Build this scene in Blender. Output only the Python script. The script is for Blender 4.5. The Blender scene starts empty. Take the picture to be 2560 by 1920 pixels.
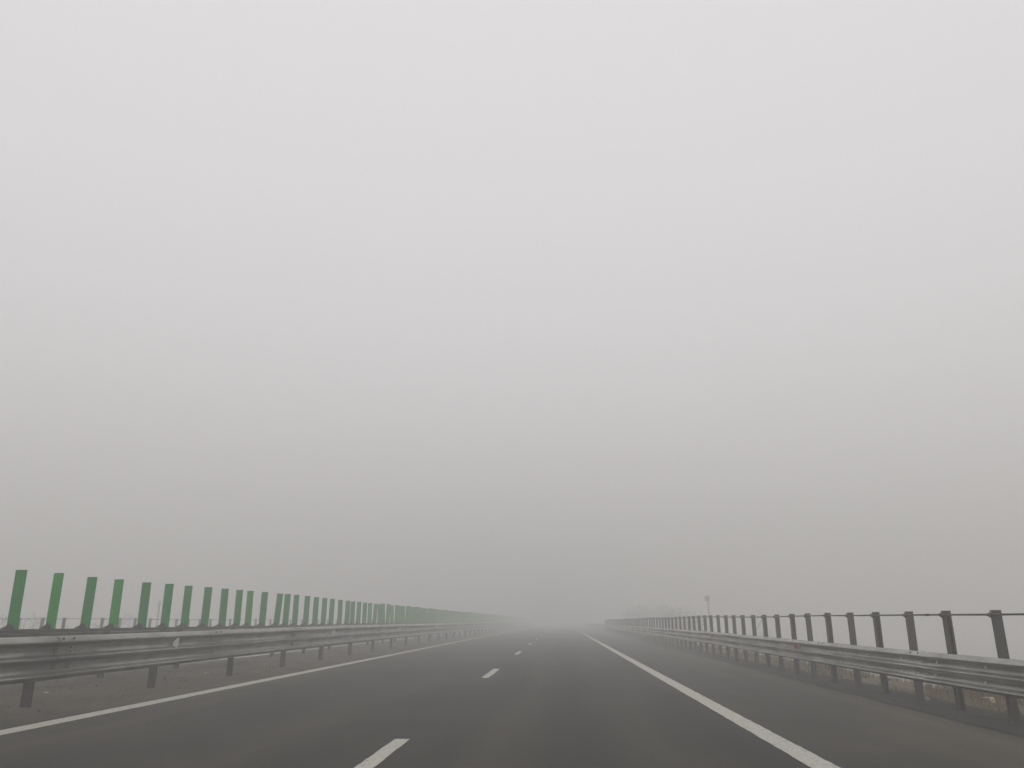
import bpy, math, random
from mathutils import Vector, Matrix

random.seed(7)
scene = bpy.context.scene
COL = scene.collection
R = math.radians

# ------------------------------------------------------------------ helpers
class MB:
    """collects shapes, links them as ONE mesh object"""
    def __init__(self):
        self.v, self.f, self.m = [], [], []
    def add(self, vs, fs, mat=0):
        o = len(self.v)
        self.v.extend([tuple(p) for p in vs])
        for q in fs:
            self.f.append(tuple(i + o for i in q)); self.m.append(mat)
        return self
    def box(self, x0, x1, y0, y1, z0, z1, mat=0, b=0.0):
        if b <= 0:
            vs = [(x, y, z) for z in (z0, z1) for (x, y) in ((x0, y0), (x1, y0), (x1, y1), (x0, y1))]
            return self.add(vs, [(3, 2, 1, 0), (4, 5, 6, 7), (0, 1, 5, 4), (1, 2, 6, 5), (2, 3, 7, 6), (3, 0, 4, 7)], mat)
        ring = [(x0 + b, y0), (x1 - b, y0), (x1, y0 + b), (x1, y1 - b), (x1 - b, y1), (x0 + b, y1), (x0, y1 - b), (x0, y0 + b)]
        return self.prism_z(ring, z0, z1, mat)
    def prism_z(self, ring, z0, z1, mat=0):
        n = len(ring)
        vs = [(x, y, z0) for x, y in ring] + [(x, y, z1) for x, y in ring]
        fs = [tuple(range(n - 1, -1, -1)), tuple(range(n, 2 * n))] + [(i, (i + 1) % n, n + (i + 1) % n, n + i) for i in range(n)]
        return self.add(vs, fs, mat)
    def prism_y(self, ring, y0, y1, mat=0):       # ring of (x, z)
        n = len(ring)
        vs = [(x, y0, z) for x, z in ring] + [(x, y1, z) for x, z in ring]
        fs = [tuple(range(n)), tuple(range(2 * n - 1, n - 1, -1))] + [((i + 1) % n, i, n + i, n + (i + 1) % n) for i in range(n)]
        return self.add(vs, fs, mat)
    def tube(self, a, b, r0, r1=None, n=8, mat=0, cap=True):
        r1 = r0 if r1 is None else r1
        a, b = Vector(a), Vector(b)
        d = (b - a)
        if d.length < 1e-6: return self
        d.normalize()
        u = d.orthogonal().normalized(); w = d.cross(u)
        vs = []
        for c, r in ((a, r0), (b, r1)):
            for i in range(n):
                t = 2 * math.pi * i / n
                vs.append(c + u * (math.cos(t) * r) + w * (math.sin(t) * r))
        fs = [(i, (i + 1) % n, n + (i + 1) % n, n + i) for i in range(n)]
        if cap: fs += [tuple(range(n - 1, -1, -1)), tuple(range(n, 2 * n))]
        return self.add(vs, fs, mat)
    def ball(self, c, r, mat=0, n=8, m=5, sq=(1, 1, 1), jit=0.0):
        vs, fs = [], []
        for j in range(m + 1):
            ph = math.pi * j / m
            for i in range(n):
                t = 2 * math.pi * i / n
                k = 1 + random.uniform(-jit, jit)
                vs.append((c[0] + r * k * sq[0] * math.sin(ph) * math.cos(t), c[1] + r * k * sq[1] * math.sin(ph) * math.sin(t), c[2] + r * k * sq[2] * math.cos(ph)))
        for j in range(m):
            for i in range(n):
                fs.append((j * n + i, (j + 1) * n + i, (j + 1) * n + (i + 1) % n, j * n + (i + 1) % n))
        return self.add(vs, fs, mat)
    def mesh(self, name, mats, smooth=False):
        me = bpy.data.meshes.new(name)
        me.from_pydata(self.v, [], self.f)
        for m in (mats if isinstance(mats, (list, tuple)) else [mats]): me.materials.append(m)
        me.polygons.foreach_set('material_index', self.m)
        if smooth: me.polygons.foreach_set('use_smooth', [True] * len(me.polygons))
        me.update()
        return me
    def build(self, name, mats, parent=None, loc=(0, 0, 0), smooth=False):
        return link(name, self.mesh(name, mats, smooth), parent, loc)

def link(name, me, parent=None, loc=(0, 0, 0), rot=(0, 0, 0)):
    o = bpy.data.objects.new(name, me)
    COL.objects.link(o)
    o.location = loc; o.rotation_euler = rot
    if parent is not None: o.parent = parent
    return o

def tag(o, label=None, cat=None, group=None, kind=None):
    if label: o['label'] = label
    if cat: o['category'] = cat
    if group: o['group'] = group
    if kind: o['kind'] = kind
    return o

def thing(name, loc, label, cat, group=None, rz=0.0):
    o = bpy.data.objects.new(name, None); COL.objects.link(o)
    o.location = loc; o.rotation_euler = (0, 0, rz); o.empty_display_size = 0.2
    return tag(o, label, cat, group)

# ------------------------------------------------------------------ materials
def new_mat(name):
    m = bpy.data.materials.new(name); m.use_nodes = True
    nt = m.node_tree
    return m, nt, nt.nodes['Principled BSDF']

def N(nt, t, **kw):
    n = nt.nodes.new(t)
    for k, v in kw.items(): setattr(n, k, v)
    return n

def noise_col(nt, cols, scale, detail=4, rough=0.6, vec=None, stops=None, dist=0.0):
    nz = N(nt, 'ShaderNodeTexNoise'); nz.inputs['Scale'].default_value = scale
    nz.inputs['Detail'].default_value = detail; nz.inputs['Roughness'].default_value = rough
    nz.inputs['Distortion'].default_value = dist
    if vec is not None: nt.links.new(vec, nz.inputs['Vector'])
    rp = N(nt, 'ShaderNodeValToRGB')
    stops = stops or [0.3 + 0.4 * i / (len(cols) - 1) for i in range(len(cols))]
    while len(rp.color_ramp.elements) < len(cols): rp.color_ramp.elements.new(0.5)
    for e, c, s in zip(rp.color_ramp.elements, cols, stops): e.position = s; e.color = (*c, 1)
    nt.links.new(nz.outputs['Fac'], rp.inputs['Fac'])
    return rp.outputs['Color'], nz.outputs['Fac']

def mixc(nt, a, b, fac, mode='MIX'):
    m = N(nt, 'ShaderNodeMix', data_type='RGBA', blend_type=mode)
    for s, v in ((m.inputs[0], fac), (m.inputs[6], a), (m.inputs[7], b)):
        if isinstance(v, (int, float)): s.default_value = v
        elif isinstance(v, tuple): s.default_value = (*v, 1)
        else: nt.links.new(v, s)
    return m.outputs[2]

def bump(nt, bsdf, h, strength, dist=0.02):
    b = N(nt, 'ShaderNodeBump'); b.inputs['Strength'].default_value = strength; b.inputs['Distance'].default_value = dist
    nt.links.new(h, b.inputs['Height']); nt.links.new(b.outputs['Normal'], bsdf.inputs['Normal'])

def coord(nt, scale=(1, 1, 1), kind='Object'):
    tc = N(nt, 'ShaderNodeTexCoord'); mp = N(nt, 'ShaderNodeMapping'); mp.inputs['Scale'].default_value = scale
    nt.links.new(tc.outputs[kind], mp.inputs['Vector']); return mp.outputs['Vector']

def ramp_x(nt, pts):
    """value that depends on where across the road the surface lies (object X)"""
    tc = N(nt, 'ShaderNodeTexCoord'); sx = N(nt, 'ShaderNodeSeparateXYZ'); nt.links.new(tc.outputs['Object'], sx.inputs[0])
    mr = N(nt, 'ShaderNodeMapRange'); lo, hi = pts[0][0], pts[-1][0]
    mr.inputs[1].default_value = lo; mr.inputs[2].default_value = hi
    nt.links.new(sx.outputs['X'], mr.inputs[0])
    rp = N(nt, 'ShaderNodeValToRGB'); rp.color_ramp.interpolation = 'EASE'
    while len(rp.color_ramp.elements) < len(pts): rp.color_ramp.elements.new(0.5)
    for e, (x, v) in zip(rp.color_ramp.elements, pts): e.position = (x - lo) / (hi - lo); e.color = (v, v, v, 1)
    nt.links.new(mr.outputs[0], rp.inputs['Fac'])
    return rp.outputs['Color']

def mat_asphalt():
    m, nt, b = new_mat('asphalt')
    long = coord(nt, (1.0, 0.07, 1.0))
    c1, _ = noise_col(nt, [(0.0215, 0.0212, 0.0172), (0.029, 0.0284, 0.023), (0.038, 0.036, 0.0295)], 1.1, 5, 0.55, long)
    c2, _ = noise_col(nt, [(0.66, 0.72, 0.69), (1.0, 1.0, 1.0), (1.36, 1.24, 1.17)], 0.34, 6, 0.62, coord(nt), dist=0.6)
    c = mixc(nt, c1, c2, 0.9, 'MULTIPLY')
    # rolled-in oil and rubber between and under the wheel tracks, dust along the hard shoulder
    tr = ramp_x(nt, [(-7.0, 0.9), (-6.4, 0.85), (-5.8, 0.6), (-5.2, 0.34), (-4.2, 0.28), (-3.2, 0.48), (-2.2, 0.28), (-1.2, 0.34), (-0.6, 0.52), (0.15, 0.15), (0.9, 0.52), (1.4, 0.40), (1.9, 0.20), (2.6, 0.50), (3.3, 0.40), (4.2, 0.74), (4.8, 1.0), (5.2, 0.95)])
    c = mixc(nt, mixc(nt, c, (0.52, 0.53, 0.54), 1.0, 'MULTIPLY'), mixc(nt, c, (1.85, 1.72, 1.58), 1.0, 'MULTIPLY'), tr)
    st, _ = noise_col(nt, [(0.80, 0.81, 0.82), (1, 1, 1), (1.22, 1.19, 1.15)], 2.6, 5, 0.65, coord(nt, (1.0, 0.018, 1.0)))
    c = mixc(nt, c, st, 0.8, 'MULTIPLY')
    sp, spf = noise_col(nt, [(0.78, 0.78, 0.78), (1, 1, 1), (1.32, 1.30, 1.27)], 95, 3, 0.75, coord(nt))
    c = mixc(nt, c, sp, 0.45, 'MULTIPLY')
    nt.links.new(c, b.inputs['Base Color'])
    b.inputs['Roughness'].default_value = 0.75; b.inputs['Specular IOR Level'].default_value = 0.22
    bump(nt, b, spf, 0.35, 0.008)
    return m

def mat_paint():
    m, nt, b = new_mat('road_paint')
    c, f = noise_col(nt, [(0.30, 0.29, 0.25), (0.44, 0.43, 0.375), (0.50, 0.49, 0.43)], 9, 6, 0.7, coord(nt), [0.28, 0.46, 0.72])
    d, f2 = noise_col(nt, [(0.45, 0.44, 0.42), (1, 1, 1)], 38, 4, 0.75, coord(nt, (1, 0.45, 1)), [0.36, 0.52])
    c = mixc(nt, c, d, 0.75, 'MULTIPLY')
    nt.links.new(c, b.inputs['Base Color']); b.inputs['Roughness'].default_value = 0.6
    bump(nt, b, f2, 0.3, 0.004)
    return m

def mat_metal(name, base, rough=0.5, metal=0.25, var=0.22, rust=0.0):
    m, nt, b = new_mat(name)
    lo = tuple(x * (1 - var) for x in base); hi = tuple(x * (1 + var) for x in base)
    c, f = noise_col(nt, [lo, base, hi], 2.4, 6, 0.65, coord(nt, (3.0, 0.6, 3.0)))
    d, f2 = noise_col(nt, [(0.55, 0.51, 0.45), (1, 1, 1)], 1.9, 7, 0.72, coord(nt, (1.6, 1.0, 0.6)), [0.34, 0.58])
    c = mixc(nt, c, d, 0.7, 'MULTIPLY')
    if rust > 0:
        r, rf = noise_col(nt, [(0, 0, 0), (1, 1, 1)], 5.0, 6, 0.7, coord(nt), [0.56, 0.70])
        mm = N(nt, 'ShaderNodeMath', operation='MULTIPLY'); mm.inputs[1].default_value = rust
        nt.links.new(r, mm.inputs[0]); c = mixc(nt, c, (0.16, 0.085, 0.045), mm.outputs[0])
    nt.links.new(c, b.inputs['Base Color'])
    b.inputs['Metallic'].default_value = metal; b.inputs['Roughness'].default_value = rough
    bump(nt, b, f, 0.08, 0.01)
    return m

def mat_plain(name, base, rough=0.7, var=0.2, scale=6.0, spec=0.4):
    m, nt, b = new_mat(name)
    c, f = noise_col(nt, [tuple(x * (1 - var) for x in base), base, tuple(x * (1 + var) for x in base)], scale, 5, 0.65, coord(nt))
    nt.links.new(c, b.inputs['Base Color']); b.inputs['Roughness'].default_value = rough
    b.inputs['Specular IOR Level'].default_value = spec
    return m

def mat_soil(name, cols, scale=1.4, grit=40, b_str=0.8):
    m, nt, b = new_mat(name)
    c, f = noise_col(nt, cols, scale, 7, 0.65, coord(nt, (1.0, 0.6, 1.0)), dist=0.4)
    g, gf = noise_col(nt, [(0.62, 0.62, 0.62), (1, 1, 1), (1.5, 1.45, 1.36)], grit, 4, 0.7, coord(nt))
    c = mixc(nt, c, g, 0.7, 'MULTIPLY')
    nt.links.new(c, b.inputs['Base Color']); b.inputs['Roughness'].default_value = 0.95
    b.inputs['Specular IOR Level'].default_value = 0.15
    bump(nt, b, gf, b_str, 0.03)
    return m

M = {}
M['asphalt'] = mat_asphalt()
M['paint'] = mat_paint()
M['galv'] = mat_metal('galvanised_steel', (0.35, 0.355, 0.33), 0.40, 0.92, 0.12)
M['galv_old'] = mat_metal('road_grimed_galvanised_steel', (0.30, 0.30, 0.272), 0.33, 0.94, 0.14)
M['post_dirty'] = mat_metal('dirty_post_steel', (0.022, 0.022, 0.020), 0.7, 0.05, 0.18, 0.2)
M['galv_post'] = mat_metal('dull_post_steel', (0.066, 0.064, 0.058), 0.62, 0.15, 0.18, 0.25)
M['dark_steel'] = mat_metal('dark_rail_steel', (0.032, 0.033, 0.030), 0.65, 0.05, 0.18, 0.2)
M['bolt'] = mat_plain('bright_bolt_zinc', (0.62, 0.62, 0.60), 0.35, 0.1)
M['slot'] = mat_plain('dark_slot', (0.035, 0.034, 0.032), 0.9, 0.1)
M['green'] = mat_plain('green_plastic', (0.002, 0.185, 0.030), 0.5, 0.14, 2.5)
M['green_light'] = mat_plain('light_green_plastic', (0.005, 0.245, 0.022), 0.5, 0.12, 2.5)
M['bracket'] = mat_plain('bracket_steel', (0.035, 0.034, 0.031), 0.7, 0.2)
M['white_refl'] = mat_plain('white_reflective_sheet', (0.86, 0.84, 0.80), 0.3, 0.04)
M['red_refl'] = mat_plain('red_reflective_sheet', (0.34, 0.062, 0.055), 0.4, 0.1)
M['ground'] = mat_soil('field_ground', [(0.085, 0.072, 0.048), (0.13, 0.108, 0.07), (0.10, 0.105, 0.058)], 0.5, 14)
M['median'] = mat_soil('median_soil', [(0.062, 0.058, 0.046), (0.088, 0.078, 0.062), (0.118, 0.108, 0.088)], 0.9, 30)
M['verge'] = mat_soil('verge_soil', [(0.022, 0.023, 0.020), (0.032, 0.032, 0.027), (0.052, 0.047, 0.039)], 1.6, 26)
M['concrete'] = mat_plain('rough_concrete', (0.13, 0.125, 0.115), 0.9, 0.2, 12)
M['stone'] = mat_plain('dull_stone', (0.085, 0.08, 0.07), 0.95, 0.35, 30)
M['bark'] = mat_plain('bark', (0.085, 0.076, 0.064), 0.95, 0.3, 10)
M['leaf'] = mat_plain('dull_foliage', (0.055, 0.066, 0.04), 0.9, 0.3, 1.0)
M['wood'] = mat_plain('weathered_pole_wood', (0.11, 0.095, 0.08), 0.9, 0.25, 5)
M['pole_grey'] = mat_plain('grey_pole_paint', (0.16, 0.16, 0.155), 0.6, 0.15)
M['housing'] = mat_plain('pale_housing', (0.26, 0.26, 0.25), 0.5, 0.1)
M['scrap'] = mat_plain('pale_plastic', (0.55, 0.54, 0.51), 0.6, 0.1)
M['paper'] = mat_plain('dirty_paper', (0.38, 0.35, 0.28), 0.8, 0.15)

def mat_grass(name, cols):
    m, nt, b = new_mat(name)
    oi = N(nt, 'ShaderNodeNewGeometry')
    rp = N(nt, 'ShaderNodeValToRGB'); rp.color_ramp.interpolation = 'CONSTANT'
    while len(rp.color_ramp.elements) < len(cols): rp.color_ramp.elements.new(0.5)
    for i, (e, c) in enumerate(zip(rp.color_ramp.elements, cols)): e.position = i / len(cols); e.color = (*c, 1)
    nt.links.new(oi.outputs['Random Per Island'], rp.inputs['Fac'])
    c, f = noise_col(nt, [(0.45, 0.55, 0.42), (1, 1, 1), (1.5, 1.2, 0.95)], 2.6, 4, 0.6, coord(nt))
    nt.links.new(mixc(nt, rp.outputs['Color'], c, 0.8, 'MULTIPLY'), b.inputs['Base Color'])
    b.inputs['Roughness'].default_value = 0.9; b.inputs['Specular IOR Level'].default_value = 0.15
    return m
M['dry_grass'] = mat_grass('dry_grass_blades', [(0.165, 0.105, 0.052), (0.14, 0.098, 0.05), (0.095, 0.092, 0.04), (0.19, 0.135, 0.075), (0.145, 0.080, 0.047), (0.062, 0.078, 0.03)])
M['weeds'] = mat_grass('median_weeds', [(0.085, 0.085, 0.048), (0.12, 0.10, 0.06), (0.07, 0.075, 0.04), (0.15, 0.125, 0.08)])

# ------------------------------------------------------------------ key measurements (metres; road runs along +Y)
Y0, Y1 = -30.0, 640.0
X_EDGE_L, X_EDGE_R = -6.80, 5.15           # paved width of this carriageway
X_NEAR, X_FAR = -7.75, -10.25              # post lines of the two median rails
X_PARAPET = 5.65                           # post line of the roadside parapet
X_OPP = -22.5                              # parapet beyond the other carriageway
EMB = -6.0                                 # level of the fields below the embankment

def strip(name, xs, ys, zf, mat, parent=None, smooth=True):
    mb = MB(); n = len(xs)
    vs = [(x, y, zf(x, y)) for y in ys for x in xs]
    fs = [(j * n + i, j * n + i + 1, (j + 1) * n + i + 1, (j + 1) * n + i) for j in range(len(ys) - 1) for i in range(n - 1)]
    mb.add(vs, fs)
    return mb.build(name, mat, parent, smooth=smooth)

def lin(a, b, n): return [a + (b - a) * i / n for i in range(n + 1)]
def hash2(x, y):
    s = math.sin(x * 12.9898 + y * 78.233) * 43758.5453
    return s - math.floor(s)
def vnoise(x, y):
    xi, yi = math.floor(x), math.floor(y); u, v = x - xi, y - yi
    u = u * u * (3 - 2 * u); v = v * v * (3 - 2 * v)
    a, b, c, d = hash2(xi, yi), hash2(xi + 1, yi), hash2(xi, yi + 1), hash2(xi + 1, yi + 1)
    return (a * (1 - u) + b * u) * (1 - v) + (c * (1 - u) + d * u) * v
def pw(x, pts):
    if x <= pts[0][0]: return pts[0][1]
    for (a, za), (b, zb) in zip(pts, pts[1:]):
        if x <= b: return za + (zb - za) * (x - a) / (b - a)
    return pts[-1][1]

GP = [(-640, EMB), (-36, EMB), (-25.5, -0.25), (-23.3, -0.08), (-22.6, -0.07), (-11.0, -0.07), (5.10, -0.07), (5.5, -0.03), (6.0, 0.012), (7.6, -0.03), (8.6, -0.30), (18.5, EMB), (640, EMB)]
def ground_z(x, y):
    z = pw(x, GP)
    if x > 5.7 or x < -23.2:
        a = 0.07 if (x < 9 and x > -25) else 0.3
        z += a * (vnoise(x * 1.3, y * 1.1) - 0.55) * min(1, abs(x - 5.7) if x > 0 else abs(x + 23.2))
    return z
gx = [-640, -300, -120, -60] + lin(-40, -23.2, 12) + [-22.6, -16, -11.0, -3, 5.10, 5.5, 5.8] + lin(6.0, 9.0, 14) + lin(9.6, 19, 10) + [24, 32, 48, 80, 160, 320, 640]
gy = [-30] + lin(-20, 6, 8) + lin(6.4, 40, 90) + lin(41, 130, 60) + [150, 180, 220, 280, 360, 460, 640]
ground = strip('ground', gx, gy, ground_z, M['ground']); tag(ground, kind='structure')

ly = [Y0, 0, 10, 20, 40, 80, 160, 320, Y1]
road = strip('road', lin(X_EDGE_L, X_EDGE_R, 12), ly, lambda x, y: 0.0, M['asphalt'], smooth=False); tag(road, kind='structure')
opp = strip('carriageway', lin(-22.2, -11.15, 8), ly, lambda x, y: 0.0, M['asphalt'], smooth=False); tag(opp, kind='structure')

def ragged_line(name, xc, w, y0, y1, parent, step=0.5, end=False):
    """painted marking, edges slightly uneven like thermoplastic"""
    ys = []; y = y0
    while y < y1 - 1e-6:
        ys.append(y); y += (0.16 if 5 < y < 26 else step) if y < 45 else (4 if y < 150 else 40)
    ys.append(y1)
    mb = MB(); vs = []
    for k, y in enumerate(ys):
        j = 0.006
        vs += [(xc - w / 2 + random.uniform(-j, j), y, 0.004), (xc + w / 2 + random.uniform(-j, j), y, 0.004)]
    mb.add(vs, [(2 * i, 2 * i + 1, 2 * i + 3, 2 * i + 2) for i in range(len(ys) - 1)])
    return mb.build(name, M['paint'], parent)

ragged_line('edge_line', -6.56, 0.30, Y0, 500, road)
ragged_line('edge_line', 2.33, 0.255, Y0, 500, road)
for k in range(17):
    s = 6.0 + 13.1 * k if k else 5.73
    ragged_line('lane_dash', -1.77, 0.17, s, s + 3.6, road, 0.3)
ragged_line('edge_line', -11.62, 0.26, Y0, 500, opp)
ragged_line('edge_line', -20.3, 0.26, Y0, 500, opp)
for k in range(17):
    s = 9.0 + 13.1 * k
    ragged_line('lane_dash', -16.0, 0.17, s, s + 3.6, opp, 0.6)

# median soil between the carriageways, verge soil under the parapet
my = [Y0] + lin(-10, 6, 8) + lin(6.5, 45, 110) + lin(46, 130, 60) + [160, 220, 320, Y1]
def median_z(x, y):
    e = min(1.0, (X_EDGE_L - x) / 0.6, (x + 11.30) / 0.6)
    return -0.012 + max(0, e) * (0.015 + 0.05 * vnoise(x * 2.2, y * 1.5) + 0.025 * vnoise(x * 7, y * 6))
median = strip('median_ground', lin(-11.30, X_EDGE_L + 0.03, 22), my, median_z, M['median']); tag(median, kind='structure')
for v in median.data.vertices:
    if v.co.x > X_EDGE_L: v.co.z = 0.006; v.co.x = X_EDGE_L + 0.02 + 0.10 * vnoise(v.co.y * 1.7, 3.1)
def verge_z(x, y):
    e = min(1.0, (x - X_EDGE_R) / 0.4)
    return -0.008 + max(0, e) * (0.018 + 0.035 * vnoise(x * 3.1, y * 2.0) + 0.02 * vnoise(x * 8, y * 7))
verge = strip('verge', lin(X_EDGE_R - 0.02, 6.15, 10), my, verge_z, M['verge']); tag(verge, kind='structure')
for v in verge.data.vertices:
    if v.co.x < X_EDGE_R: v.co.z = 0.006; v.co.x = X_EDGE_R - 0.06 + 0.09 * vnoise(v.co.y * 1.9, 8.3)

# ------------------------------------------------------------------ guardrails
# thrie-beam section: (out from the back plane, height); top 1.04 m, three crests
PROFILE = [(0.000, 1.040), (0.018, 1.034), (0.042, 1.013), (0.066, 0.985), (0.080, 0.966), (0.084, 0.954), (0.077, 0.943), (0.045, 0.922), (0.018, 0.904), (0.007, 0.888), (0.006, 0.800),
           (0.016, 0.776), (0.048, 0.757), (0.074, 0.744), (0.083, 0.727), (0.076, 0.708), (0.048, 0.684), (0.020, 0.660), (0.008, 0.642), (0.006, 0.562),
           (0.016, 0.540), (0.048, 0.521), (0.074, 0.508), (0.083, 0.490), (0.076, 0.472), (0.048, 0.450), (0.020, 0.434), (0.004, 0.425)]
def beam_mesh(L, side, top, bottom, depth=1.0, detail=True, name='beam', mat='galv'):
    """one beam length; side +1 faces +X, -1 faces -X. Local y 0..L"""
    k = (top - bottom) / (1.04 - 0.425)
    pr = [(o * depth, bottom + (z - 0.425) * k) for o, z in PROFILE]
    t = 0.004
    front = [(side * o, z) for o, z in pr]
    back = [(side * (o - t), z) for o, z in pr]
    n = len(pr); vs, fs = [], []
    ns = 4
    for j in range(ns + 1):
        y = L * j / ns
        w = (random.uniform(-1, 1) * 0.004 if 0 < j < ns else 0)
        vs += [(x + side * w, y, z) for x, z in front]
    o = len(vs)
    for j in range(ns + 1):
        y = L * j / ns
        vs += [(x, y, z) for x, z in back]
    for j in range(ns):
        for i in range(n - 1):
            a, b = j * n + i, (j + 1) * n + i
            q = (a, a + 1, b + 1, b) if side > 0 else (a, b, b + 1, a + 1)
            fs.append(q)
            q2 = tuple(o + c for c in reversed(q)); fs.append(q2)
    for j in (0, ns):
        for i in range(n - 1):
            a = j * n + i; fs.append((a, a + 1, o + a + 1, o + a))
    for i in (0, n - 1):
        for j in range(ns):
            a, b = j * n + i, (j + 1) * n + i; fs.append((a, b, o + b, o + a))
    mb = MB(); mb.add(vs, fs)
    if detail:     # splice: slots in the top crest and bolt heads in both valleys
        zt = bottom + (1.000 - 0.425) * k; ot = 0.064 * depth
        for dy in (0.10, 0.36):
            mb.box(min(side * (ot - .012), side * (ot + 0.003)), max(side * (ot - .012), side * (ot + 0.003)), dy - 0.022, dy + 0.022, zt - 0.012, zt + 0.012, 1, 0.003)
        for zz in (0.865, 0.815, 0.627, 0.577):
            z = bottom + (zz - 0.425) * k
            for dy in (0.06, 0.40):
                mb.tube((side * 0.006, dy, z), (side * 0.020, dy, z), 0.013, 0.010, 6, 0)
    me = mb.mesh(name, [M[mat], M['slot']])
    sm = [True] * (ns * (n - 1) * 2) + [False] * (len(me.polygons) - ns * (n - 1) * 2)
    me.polygons.foreach_set('use_smooth', sm)
    return me

def channel_post_mesh(h, w, d, t, flip, name='post', mat='galv_post'):
    """C-section post: web across the road, flanges along it; open towards -Y or +Y"""
    s = -1 if flip else 1
    mb = MB()
    x0, x1 = -w / 2, w / 2
    y0, y1 = -d / 2, d / 2
    ring = [(x0, y0), (x1, y0), (x1, y1), (x1 - t * 4, y1), (x1 - t * 4, y1 - t), (x1 - t, y1 - t), (x1 - t, y0 + t), (x0 + t, y0 + t), (x0 + t, y1 - t), (x0 + t * 4, y1 - t), (x0 + t * 4, y1), (x0, y1)]
    if s < 0: ring = [(x, -y) for x, y in reversed(ring)]
    # split into convex strips: web, two flanges, two lips
    def b(xa, xb, ya, yb):
        if s < 0: ya, yb = -yb, -ya
        mb.box(xa, xb, ya, yb, -0.15, h)
    b(x0, x1, y0, y0 + t); b(x0, x0 + t, y0 + t, y1); b(x1 - t, x1, y0 + t, y1)
    b(x0 + t, x0 + t * 4, y1 - t, y1); b(x1 - t * 4, x1 - t, y1 - t, y1)
    return mb.mesh(name, M[mat])

def rise(y): return 0.075 * max(0.0, min(1.0, (y - 12.0) / 18.0))
def lay_beams(root, x, side, top, bottom, y0, spacing, y_end, depth=1.0, lift=False, mat='galv'):
    lap = 0.46
    a = beam_mesh(spacing + lap, side, top, bottom, depth, True, 'beam', mat)
    n = 0; y = y0
    while y < y_end:
        o = link('beam', a, root, (x - side * (0.0045 if n % 2 else 0.0) - root.location.x, y - root.location.y, random.uniform(-0.004, 0.004) + (rise(y) if lift else 0)))
        if lift: o.rotation_euler.x = math.atan2(rise(y + spacing) - rise(y), spacing)
        y += spacing; n += 1

# --- roadside parapet on the right: beam + tall posts + top rod
par = thing('guardrail', (X_PARAPET, 10.97, 0), 'galvanised guardrail parapet along the right shoulder, with tall dark posts and a thin top rod', 'guardrail', 'roadside steel barriers')
RP_S = 1.343
pm = [channel_post_mesh(1.40, 0.102, 0.078, 0.007, f) for f in (False, True)]
low = channel_post_mesh(0.80, 0.10, 0.078, 0.007, False)
def spacer_mesh(x0, x1, z0, z1):
    mb = MB(); mb.box(x0, x1, -0.045, 0.045, z0, z1, 0, 0.006); return mb.mesh('spacer', M['galv_post'])
sp_r = spacer_mesh(-0.246, -0.052, 0.43, 0.74)
brm = MB()           # bracket that carries the rod: a small pointed plate on the road side of the post
brm.prism_y([(-0.052, 1.388), (-0.078, 1.362), (-0.098, 1.342), (-0.078, 1.314), (-0.052, 1.295)], -0.030, 0.030)
brm.tube((-0.08, -0.05, 1.343), (-0.08, 0.05, 1.343), 0.020, 0.020, 8)
br_mesh = brm.mesh('bracket', M['galv_post'])
bo = MB(); bo.tube((0, 0, 0), (-0.012, 0, 0), 0.022, 0.020, 10); bo.ball((-0.012, 0, 0), 0.012, n=8, m=4); bolt_mesh = bo.mesh('bolt', M['bolt'], True)
rods = []
for k in range(-4, 71):
    y = RP_S * k + random.uniform(-0.03, 0.03)
    far = k > 30
    lf = rise(10.97 + y); dz = 0.012 * math.sin(k * 0.45) + random.uniform(-0.004, 0.004) + lf * 0.9
    rot = (random.uniform(-0.006, 0.006), random.uniform(-0.008, 0.008), random.uniform(-0.05, 0.05))
    p = link('post', pm[k % 2], par, (0, y, dz - 0.012), rot)
    link('bracket', br_mesh, p)
    link('spacer', sp_r, p, (0, 0, 0.012 - dz + lf))
    rods.append((-0.08, y, 1.343 + dz - 0.012))
    if -1 <= k <= 9:
        for zz in (0.675, 0.492):
            link('bolt', bolt_mesh, par, (-0.247 - 0.006, y + random.uniform(-0.15, 0.15), zz + lf + random.uniform(-0.012, 0.012)))
mb = MB()
for a, b in zip(rods, rods[1:]): mb.tube(a, b, 0.013, 0.013, 8)
for k in (5, 19, 33): 
    a, b = Vector(rods[k]), Vector(rods[k + 1]); c = a.lerp(b, 0.35); mb.tube(c - (b - a) * 0.04, c + (b - a) * 0.04, 0.018, 0.018, 8)
mb.build('top_rod', M['galv_post'], par, smooth=True)
yb = RP_S * 70
for k in range(1, 24):
    p = link('post', low, par, (0, yb + 2.686 * k * 1.6, 0.07)); link('spacer', sp_r, p)
lay_beams(par, X_PARAPET - 0.247, -1, 0.812, 0.376, 12.65 - 4.48 * 4, 4.48, 200, 1.05, True)
rm = MB(); rm.prism_y([(0.0, 0.648), (0.0, 0.712), (-0.085, 0.735), (-0.095, 0.72), (-0.095, 0.64), (-0.085, 0.625)], -0.003, 0.003)
rmesh_r = rm.mesh('reflector', M['red_refl'])
for k in range(0, 6):
    link('reflector', rmesh_r, par, (-0.25, 19.2 + 10.3 * k - 10.97, rise(19.2 + 10.3 * k)))
for k in (2, 14):
    f = MB(); f.ball((0.10, RP_S * k + 0.10, 0.02), 0.13, n=10, m=6, sq=(0.9, 1.0, 0.75), jit=0.12); f.build('footing', M['concrete'], par, smooth=True)

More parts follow.
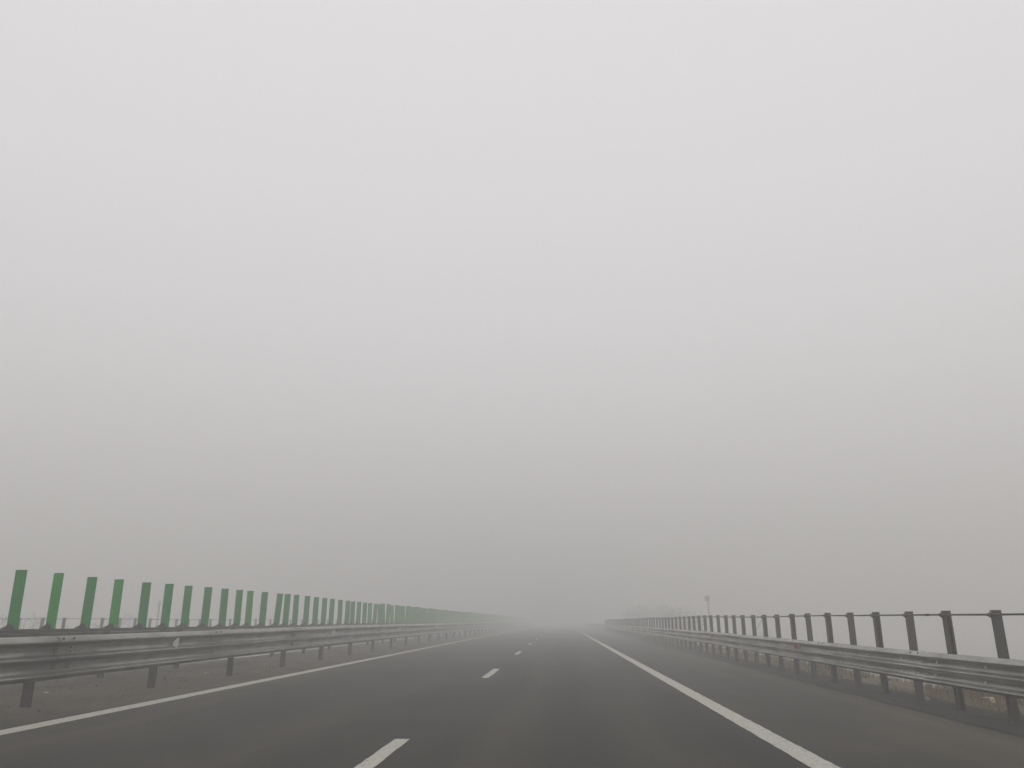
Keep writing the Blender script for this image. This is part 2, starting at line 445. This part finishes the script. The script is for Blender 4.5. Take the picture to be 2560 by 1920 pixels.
# --- median, near side
near = thing('guardrail', (X_NEAR, 11.75, 0), 'galvanised median guardrail nearest the left lane, carrying white reflector plates', 'guardrail', 'roadside steel barriers')
LN_S = 3.63
nm = [channel_post_mesh(1.0, 0.118, 0.082, 0.008, False, 'post', 'post_dirty')]
sp_l = spacer_mesh(0.060, 0.225, 0.50, 0.96)
for k in range(-3, 60):
    p = link('post', nm[0], near, (0, LN_S * k + random.uniform(-0.05, 0.05), -0.005), (0, random.uniform(-0.012, 0.012), random.uniform(-0.06, 0.06)))
    link('spacer', sp_l, p, (0, 0, rise(11.75 + LN_S * k)))
lay_beams(near, X_NEAR + 0.226, 1, 1.04, 0.425, 11.85 - 5.45 * 4, 5.45, 250, 1.0, True, 'galv_old')
rm = MB(); rm.prism_y([(0.000, 0.790), (0.000, 0.855), (0.080, 0.915), (0.112, 0.930), (0.100, 0.748), (0.08, 0.752)], -0.003, 0.003)
rmesh_l = rm.mesh('reflector', M['white_refl'])
for k in range(0, 7):
    link('reflector', rmesh_l, near, (0.232, 15.55 + 11.0 * k - 11.75, rise(15.55 + 11.0 * k)))

# --- median, far side: faces the other carriageway and carries the glare blades
farr = thing('guardrail', (X_FAR, 14.35, 0), 'dark backed median guardrail facing the far carriageway, beneath the row of green blades', 'guardrail', 'roadside steel barriers')
fm = channel_post_mesh(1.03, 0.12, 0.085, 0.008, False, 'post', 'post_dirty')
sp_f = spacer_mesh(-0.225, -0.061, 0.50, 0.96)
for k in range(-3, 58):
    p = link('post', fm, farr, (0, 3.6 * k, -0.005), (0, 0, random.uniform(-0.05, 0.05))); link('spacer', sp_f, p)
lay_beams(farr, X_FAR - 0.226, -1, 1.02, 0.425, 12.0 - 5.45 * 4, 5.45, 250)
mr = MB()
y = -16.0
while y < 240:      # channel rail on the post tops that holds the blades
    mr.box(-0.055, 0.055, y, y + 5.43, 1.028, 1.100, 0, 0.006)
    mr.box(-0.062, 0.062, y + 5.2, y + 5.66, 1.020, 1.105, 0, 0.004); y += 5.86 - 0.19
mr.build('mounting_rail', M['dark_steel'], farr)

# --- parapet of the other carriageway
op = thing('guardrail', (X_OPP, 34.24, 0), 'distant fogged parapet of thin posts and rod beyond the green blades at left', 'guardrail', 'roadside steel barriers')
om = [channel_post_mesh(1.40, 0.115, 0.085, 0.008, f) for f in (False, True)]
orods = []
sp_o = spacer_mesh(0.058, 0.246, 0.43, 0.74)
bro = MB(); bro.prism_y([(0.058, 1.388), (0.058, 1.295), (0.085, 1.314), (0.105, 1.342), (0.085, 1.362)], -0.030, 0.030); bro_mesh = bro.mesh('bracket', M['galv_post'])
for k in range(-14, 80):
    y = 1.555 * k; dz = 0.012 * math.sin(k * 0.5)
    p = link('post', om[k % 2], op, (0, y, dz - 0.005), (0, random.uniform(-0.008, 0.008), random.uniform(-0.05, 0.05)))
    if k < 20: link('bracket', bro_mesh, p); link('spacer', sp_o, p)
    orods.append((0.10, y, 1.345 + dz))
mb = MB()
for a, b in zip(orods, orods[1:]): mb.tube(a, b, 0.013, 0.013, 6)
mb.build('top_rod', M['galv_post'], op, smooth=True)
lay_beams(op, X_OPP + 0.247, 1, 0.812, 0.376, 8.0, 4.48, 155, 0.9)

# ------------------------------------------------------------------ green glare blades on the far median rail
def blade_mesh(mat):
    """slim hollow plastic blade, rounded edges, shallow rib down each face"""
    w, t, h = 0.112, 0.016, 1.095
    ring = [(-w, -0.004), (-w + 0.012, -t), (-0.022, -t), (-0.014, -t - 0.006), (0.014, -t - 0.006), (0.022, -t), (w - 0.012, -t), (w, -0.004),
            (w, 0.004), (w - 0.012, t), (0.022, t), (0.014, t + 0.006), (-0.014, t + 0.006), (-0.022, t), (-w + 0.012, t), (-w, 0.004)]
    mb = MB(); n = len(ring)
    zs = [(0.0, 1.0), (h - 0.012, 1.0), (h - 0.003, 0.975), (h, 0.94)]
    vs = [(x * s, y * s, z) for z, s in zs for x, y in ring]
    fs = [(j * n + i, j * n + (i + 1) % n, (j + 1) * n + (i + 1) % n, (j + 1) * n + i) for j in range(len(zs) - 1) for i in range(n)]
    fs += [tuple(range(n - 1, -1, -1)), tuple(range((len(zs) - 1) * n, len(zs) * n))]
    mb.add(vs, fs)
    return mb.mesh('blade', mat)
def bracket_mb():
    mb = MB()            # wedge cheek in front of the blade foot, long toe to the left, bolted to the rail
    ring = [(-0.205, 0.0), (0.035, 0.0), (0.035, 0.055), (0.015, 0.082), (-0.035, 0.112), (-0.075, 0.088), (-0.115, 0.050), (-0.205, 0.012)]
    mb.prism_y(ring, -0.050, -0.026)
    mb.prism_y(ring, 0.026, 0.050)
    mb.box(-0.10, 0.10, -0.050, 0.050, -0.004, 0.006)
    mb.tube((-0.03, -0.062, 0.055), (-0.03, -0.048, 0.055), 0.012, 0.012, 6)
    return mb
blades = {'green': blade_mesh(M['green']), 'green_light': blade_mesh(M['green_light'])}
bk_mesh = bracket_mb().mesh('bracket', M['bracket'])
def far_blade(matk):
    mb = MB(); me = blades[matk]
    mb.add([tuple(v.co) for v in me.vertices], [tuple(p.vertices) for p in me.polygons], 0)
    b = bracket_mb(); mb.add(b.v, b.f, 1)
    return mb.mesh('glare_blade', [M[matk], M['bracket']])
far_mesh = {k: far_blade(k) for k in blades}
ZS = [13.52, 14.57, 15.666, 16.681, 17.853, 18.916, 19.936, 21.086, 22.21, 23.243, 24.079, 25.256, 26.55, 27.428, 28.412, 29.661, 30.762, 31.886, 32.975, 34.27, 35.458, 36.37, 37.475, 38.652, 39.73]
ZS = [z * 10.25 / 9.4 for z in ZS]
LIGHT = {1, 3, 10, 24, 31}
LEAN = {12: 0.055, 25: 0.05, 27: -0.06, 29: -0.05, 33: 0.06, 40: -0.05}
while ZS[-1] < 235:
    ZS.append(ZS[-1] + random.choice([1.02, 1.14, 1.14, 1.2]) + random.uniform(-0.08, 0.08))
ORD = ['first', 'second', 'third', 'fourth', 'fifth', 'sixth', 'seventh', 'eighth', 'ninth', 'tenth', 'eleventh', 'twelfth', 'thirteenth', 'fourteenth', 'fifteenth', 'sixteenth', 'seventeenth', 'eighteenth', 'nineteenth', 'twentieth', 'twenty-first', 'twenty-second', 'twenty-third', 'twenty-fourth', 'twenty-fifth']
NOTE = {0: 'tall dark green upright glare blade on the median, nearest the left edge of the photo',
        1: 'lighter green upright glare blade, second from the left edge of the median row',
        3: 'lightest green upright glare blade, fourth from the left edge of the median row',
        10: 'lighter green glare blade standing close beside its left neighbour, eleventh from the left edge',
        12: 'leaning green glare blade tilted to the right, thirteenth from the left edge'}
G = 'green glare blades along the median rail'
for i, z in enumerate(ZS):
    k = 'green_light' if i in LIGHT or (i > 25 and random.random() < 0.3) else 'green'
    h = random.uniform(0.985, 1.012) if i < 25 else random.uniform(0.97, 1.03)
    if i < 25:
        h = [0.992, 1.0, 0.985, 0.988, 0.978, 0.996, 0.992, 1.005, 1.008, 1.013, 1.018, 1.02, 1.02, 1.03, 1.035, 1.03, 1.02, 1.02, 1.02, 1.005, 1.0, 0.99, 0.998, 0.99, 0.992][i]
    lean = LEAN.get(i, random.uniform(-0.010, 0.010)); yaw = random.uniform(-0.10, 0.10)
    if i < 25: label = NOTE.get(i, 'green upright glare blade on the median rail, %s from the left edge of the photo' % ORD[i])
    elif z < 75: label = 'small green glare blade in the crowded middle of the median row, overlapping its neighbours'
    else: label = 'fog-faded green glare blade lost in the solid far end of the median row'
    loc = (X_FAR, z, 1.101)
    if i < 45:
        t = thing('glare_blade', loc, label, 'glare blade', G)
        b = link('blade', blades[k], t, (0, 0, 0.0), (random.uniform(-0.01, 0.01), lean, yaw)); b.scale = (1, 1, h)
        link('bracket', bk_mesh, t)
    else:
        o = link('glare_blade', far_mesh[k], None, loc, (0, lean, yaw)); o.scale = (1, 1, h)
        tag(o, label, 'glare blade', G)

# ------------------------------------------------------------------ grass and weeds (uncountable)
def blades_into(mb, x, y, z, n, hmin, hmax, spread, w):
    for _ in range(n):
        a = random.uniform(0, 2 * math.pi); r = spread * math.sqrt(random.random())
        px, py = x + r * math.cos(a), y + r * math.sin(a)
        h = random.uniform(hmin, hmax); b = random.uniform(0, 2 * math.pi); l = h * random.uniform(0.1, 0.8)
        dx, dy = math.cos(b), math.sin(b); c = random.uniform(0, 6.28); ux, uy = math.cos(c) * w, math.sin(c) * w
        m = (px + dx * l * 0.35, py + dy * l * 0.35, z + h * 0.62); t = (px + dx * l, py + dy * l, z + h * random.uniform(0.7, 1.0))
        mb.add([(px - ux, py - uy, z - 0.02), (px + ux, py + uy, z - 0.02), (m[0] + ux * .7, m[1] + uy * .7, m[2]), (m[0] - ux * .7, m[1] - uy * .7, m[2]), t], [(0, 1, 2, 3), (3, 2, 4)])
gmb = MB()
for i in range(4200):
    y = 7 + 60 * random.random() ** 1.5; x = random.uniform(5.88, 8.8) if random.random() < 0.75 else random.uniform(8.8, 11.5)
    d = vnoise(x * 0.9, y * 0.7)
    if d < 0.36 and x < 7.6: continue
    near_ = y < 30
    blades_into(gmb, x, y, ground_z(x, y), 10 if near_ else 5, 0.03, (0.10 if x < 6.5 else 0.26) * (0.6 + d), 0.17, 0.004 if near_ else 0.008)
tag(gmb.build('dry_grass', M['dry_grass']), 'brown dry grass on the embankment edge beneath the right guardrail', 'grass', kind='stuff')
wmb = MB()
for i in range(900):
    y = 8 + 45 * random.random() ** 1.4; x = random.uniform(-11.0, -7.3)
    if vnoise(x * 1.1 + 4, y * 0.6) < 0.5: continue
    blades_into(wmb, x, y, median_z(x, y), 5, 0.015, 0.06, 0.10, 0.004)
tag(wmb.build('weeds', M['weeds']), 'low sparse weeds on the brown median soil under the left guardrail', 'weeds', kind='stuff')
smb = MB()
for i in range(420):
    y = 8 + 32 * random.random() ** 1.3; x = random.uniform(-10.9, -6.95) if i % 2 else random.uniform(5.25, 7.4)
    z = median_z(x, y) if x < 0 else max(verge_z(min(x, 6.1), y), ground_z(x, y))
    r = random.uniform(0.008, 0.026) * (1 if random.random() < 0.93 else 1.8)
    smb.ball((x, y, z + r * 0.2), r, n=5, m=3, sq=(1, random.uniform(0.7, 1.3), 0.6), jit=0.25)
tag(smb.build('gravel', M['stone']), 'small scattered stones on the soil beside both guardrails', 'gravel', kind='stuff')

# ------------------------------------------------------------------ litter
def scrap(name, x, y, z, sx, sy, mat, label, seed):
    rnd = random.Random(seed); n = 6; vs = []
    for j in range(n + 1):
        for i in range(n + 1):
            u, v = i / n - .5, j / n - .5
            vs.append((u * sx * (1 + rnd.uniform(-.15, .15)), v * sy * (1 + rnd.uniform(-.15, .15)), 0.02 + rnd.uniform(0, 0.5) * min(sx, sy) * 0.5))
    mb = MB(); mb.add(vs, [(j * (n + 1) + i, j * (n + 1) + i + 1, (j + 1) * (n + 1) + i + 1, (j + 1) * (n + 1) + i) for j in range(n) for i in range(n)])
    o = mb.build(name, mat, None, (x, y, z), smooth=False)
    so = o.modifiers.new('thickness', 'SOLIDIFY'); so.thickness = 0.002
    return tag(o, label, 'litter', 'litter by the guardrails')
scrap('plastic_scrap', 6.85, 14.0, ground_z(6.85, 14.0) + 0.05, 0.16, 0.05, M['scrap'], 'long pale plastic scrap in the dry grass under the right guardrail', 1)
c = MB(); c.tube((0, 0, 0.0), (0.03, 0.08, 0.015), 0.030, 0.038, 10); c.tube((-0.002, -0.004, 0), (0.002, 0.006, 0.001), 0.033, 0.033, 10)
tag(c.build('paper_cup', M['paper'], None, (6.62, 13.35, 0.075)), 'round cream paper cup in the grass right of the plastic scrap', 'litter', 'litter by the guardrails')
scrap('paper_scrap', -8.95, 14.06, median_z(-8.95, 14.06), 0.08, 0.06, M['scrap'], 'tiny pale scrap on the median soil right of the first left post', 2)
scrap('paper_scrap', -8.64, 19.8, median_z(-8.64, 19.8), 0.14, 0.08, M['paper'], 'buff paper scrap on the median soil beyond the second left post', 3)
scrap('paper_scrap', -9.66, 27.2, median_z(-9.66, 27.2), 0.10, 0.09, M['scrap'], 'white paper scrap on the median beyond the fourth left post', 4)

# ------------------------------------------------------------------ trees and poles in the fog
def tree(x, y, z0, height, label, seed, spread=0.5, levels=4, leafy=0, lean=0.0):
    rnd = random.Random(seed)
    t = thing('bare_tree' if not leafy else 'bushy_tree', (x, y, z0), label, 'tree', 'trees in the fog')
    trunk, crown = MB(), MB()
    tips = []
    def grow(p, d, L, r, lv):
        q = p + d * L
        mb = trunk if lv >= levels - 1 else crown
        mid = p.lerp(q, 0.5) + Vector((rnd.uniform(-1, 1), rnd.uniform(-1, 1), 0)) * L * 0.06
        mb.tube(p, mid, r, r * 0.82, 5 if lv < 2 else 7, cap=False); mb.tube(mid, q, r * 0.82, r * 0.62, 5 if lv < 2 else 7, cap=False)
        if lv == 0: tips.append(q); return
        tips.append(q)
        for _ in range(rnd.choice([2, 3, 3]) + (1 if lv == levels else 0)):
            nd = (d + Vector((rnd.uniform(-1, 1), rnd.uniform(-1, 1), rnd.uniform(-0.35, 0.55))) * (0.55 + spread)).normalized()
            s = p.lerp(q, rnd.uniform(0.55, 1.0))
            grow(s, nd, L * rnd.uniform(0.55, 0.78), r * 0.55, lv - 1)
    grow(Vector((0, 0, -0.3)), Vector((lean, 0, 1)).normalized(), height * 0.36, height * 0.013, levels)
    if leafy:
        for q in tips:
            for _ in range(leafy):
                c = q + Vector((rnd.gauss(0, 1), rnd.gauss(0, 1), rnd.gauss(0, 1))) * height * 0.05
                a = Vector((rnd.uniform(-1, 1), rnd.uniform(-1, 1), rnd.uniform(-1, 1))).normalized(); b = a.orthogonal().normalized()
                s = rnd.uniform(0.07, 0.16)
                crown.add([c - a * s, c - b * s * .6, c + a * s, c + b * s * .6], [(0, 1, 2, 3)], 1)
    k = height / max(v[2] for v in crown.v); t.scale = (k, k, k)
    trunk.build('trunk', M['bark'], t, smooth=True)
    crown.build('crown', [M['bark'], M['leaf']], t)
    return t
tree(-42.0, 59.1, EMB, 8.1, 'bare tree with wispy branches at the extreme left behind the first blade', 11, 0.6)
tree(-42.0, 63.2, EMB, 7.9, 'thin bare tree top between the first and second green blades', 12, 0.5)
tree(-40.0, 65.3, EMB, 7.3, 'low bare tree between the second and third green blades', 13, 0.6)
tree(-40.0, 69.3, EMB, 8.1, 'leaning bare tree with brushy crown between the third and fourth green blades', 14, 0.7, 5, 0, 0.25)
tree(16.0, 149, -4.5, 9.8, 'broad bushy tree dissolving in the fog above the far end of the right parapet', 21, 0.75, 5, 12)
tree(18.0, 128, -5.7, 10.0, 'faint rounded tree just right of the broad bushy one in the fog', 22, 0.8, 5, 9)
tree(18.0, 109.5, -5.7, 8.7, 'small bushy tree in fog directly left of the lamp pole', 23, 0.7, 5, 9)
tree(20.0, 82, -6.0, 8.6, 'bare twiggy tree in fog right of the lamp pole, above the parapet rod', 24, 0.6, 5)
tree(18.0, 67, -5.7, 6.2, 'low brown shrub seen between the parapet posts below the rod', 25, 0.8, 5)

p = thing('lamp_pole', (14.0, 77.5, -3.6), 'thin grey pole with a boxy head rising in fog behind the right parapet', 'pole')
mb = MB(); mb.tube((0, 0, -0.3), (-0.12, 0, 6.6), 0.085, 0.06, 10); mb.tube((-0.12, 0, 6.6), (-0.14, 0, 7.2), 0.06, 0.05, 8); mb.build('pole', M['pole_grey'], p, smooth=True)
mb = MB(); mb.box(-0.38, 0.04, -0.14, 0.16, 6.66, 7.06, 0, 0.03); mb.box(-0.42, 0.08, -0.20, 0.20, 7.065, 7.10, 0, 0.02); mb.build('head', M['housing'], p)

p = thing('utility_pole', (-45.0, 88.7, EMB), 'slim wooden utility pole fading in fog just left of the sixth green blade', 'pole')
mb = MB(); mb.tube((0, 0, -0.3), (0.05, 0, 9.35), 0.14, 0.095, 10); mb.build('pole', M['wood'], p, smooth=True)
mb = MB(); mb.box(-0.26, 0.30, -0.05, 0.05, 8.95, 9.05, 0, 0.01); mb.build('crossarm', M['wood'], p)
for sx in (-0.22, 0.05, 0.26):
    mb = MB(); zb = 9.05 if abs(sx) > 0.1 else 9.34
    mb.tube((sx, 0, zb), (sx, 0, zb + 0.10), 0.02, 0.02, 6); mb.ball((sx, 0, zb + 0.13), 0.06, n=8, m=5); mb.build('insulator', M['housing'], p, smooth=True)

# ------------------------------------------------------------------ fog
HAZE_TOP = 29.0
mb = MB(); mb.box(-655, 655, -45, 655, EMB - 1.3, HAZE_TOP)
m = bpy.data.materials.new('fog'); m.use_nodes = True; nt = m.node_tree; nt.nodes.clear()
out = nt.nodes.new('ShaderNodeOutputMaterial'); pv = nt.nodes.new('ShaderNodeVolumePrincipled')
pv.inputs['Color'].default_value = (0.888, 0.888, 0.875, 1); pv.inputs['Density'].default_value = 0.0155
pv.inputs['Anisotropy'].default_value = 0.0
nt.links.new(pv.outputs['Volume'], out.inputs['Volume'])
haze = mb.build('haze', m); tag(haze, 'dense pale grey fog filling the air over the motorway', 'fog', kind='stuff')

# ------------------------------------------------------------------ sky, sun
SUN_EL, SUN_AZ = R(48), R(215)
w = bpy.data.worlds.new('World'); scene.world = w; w.use_nodes = True
nt = w.node_tree; bg = nt.nodes['Background']
sky = nt.nodes.new('ShaderNodeTexSky'); sky.sky_type = 'NISHITA'; sky.sun_disc = False
sky.sun_elevation = SUN_EL; sky.sun_rotation = SUN_AZ; sky.dust_density = 6.0; sky.air_density = 1.0; sky.ozone_density = 1.0; sky.altitude = 60
hs = nt.nodes.new('ShaderNodeHueSaturation'); hs.inputs['Saturation'].default_value = 0.10
nt.links.new(sky.outputs['Color'], hs.inputs['Color'])
mx = nt.nodes.new('ShaderNodeMix'); mx.data_type = 'RGBA'; mx.inputs[0].default_value = 0.75
mx.inputs[7].default_value = (11.6, 11.3, 11.6, 1)          # closed stratus layer
nt.links.new(hs.outputs['Color'], mx.inputs[6]); nt.links.new(mx.outputs[2], bg.inputs['Color'])
bg.inputs['Strength'].default_value = 0.10
sl = bpy.data.lights.new('sun', 'SUN'); sl.energy = 0.5; sl.angle = R(25); sl.color = (1.0, 0.97, 0.93)
so = bpy.data.objects.new('sun', sl); COL.objects.link(so)
dirv = Vector((math.sin(SUN_AZ) * math.cos(SUN_EL), math.cos(SUN_AZ) * math.cos(SUN_EL), math.sin(SUN_EL)))
so.rotation_euler = (-dirv).to_track_quat('-Z', 'Y').to_euler(); so.location = (0, -10, 40)

# ------------------------------------------------------------------ camera
cam = bpy.data.cameras.new('camera'); co = bpy.data.objects.new('camera', cam); COL.objects.link(co)
F = 1955.0; pitch = math.atan(593 / F); yaw = math.atan(122 / F * math.cos(pitch))
cam.sensor_width = 36; cam.lens = F / 2560 * 36; cam.clip_start = 0.1; cam.clip_end = 5000
co.location = (0, 0, 1.25); co.rotation_euler = (math.pi / 2 + pitch, 0, yaw)
scene.camera = co

scene.view_settings.view_transform = 'Standard'; scene.view_settings.look = 'None'
scene.view_settings.exposure = 0.0; scene.view_settings.gamma = 1.0
c = scene.cycles
c.volume_bounces = 6; c.max_bounces = 12; c.diffuse_bounces = 4; c.glossy_bounces = 3
c.use_denoising = True
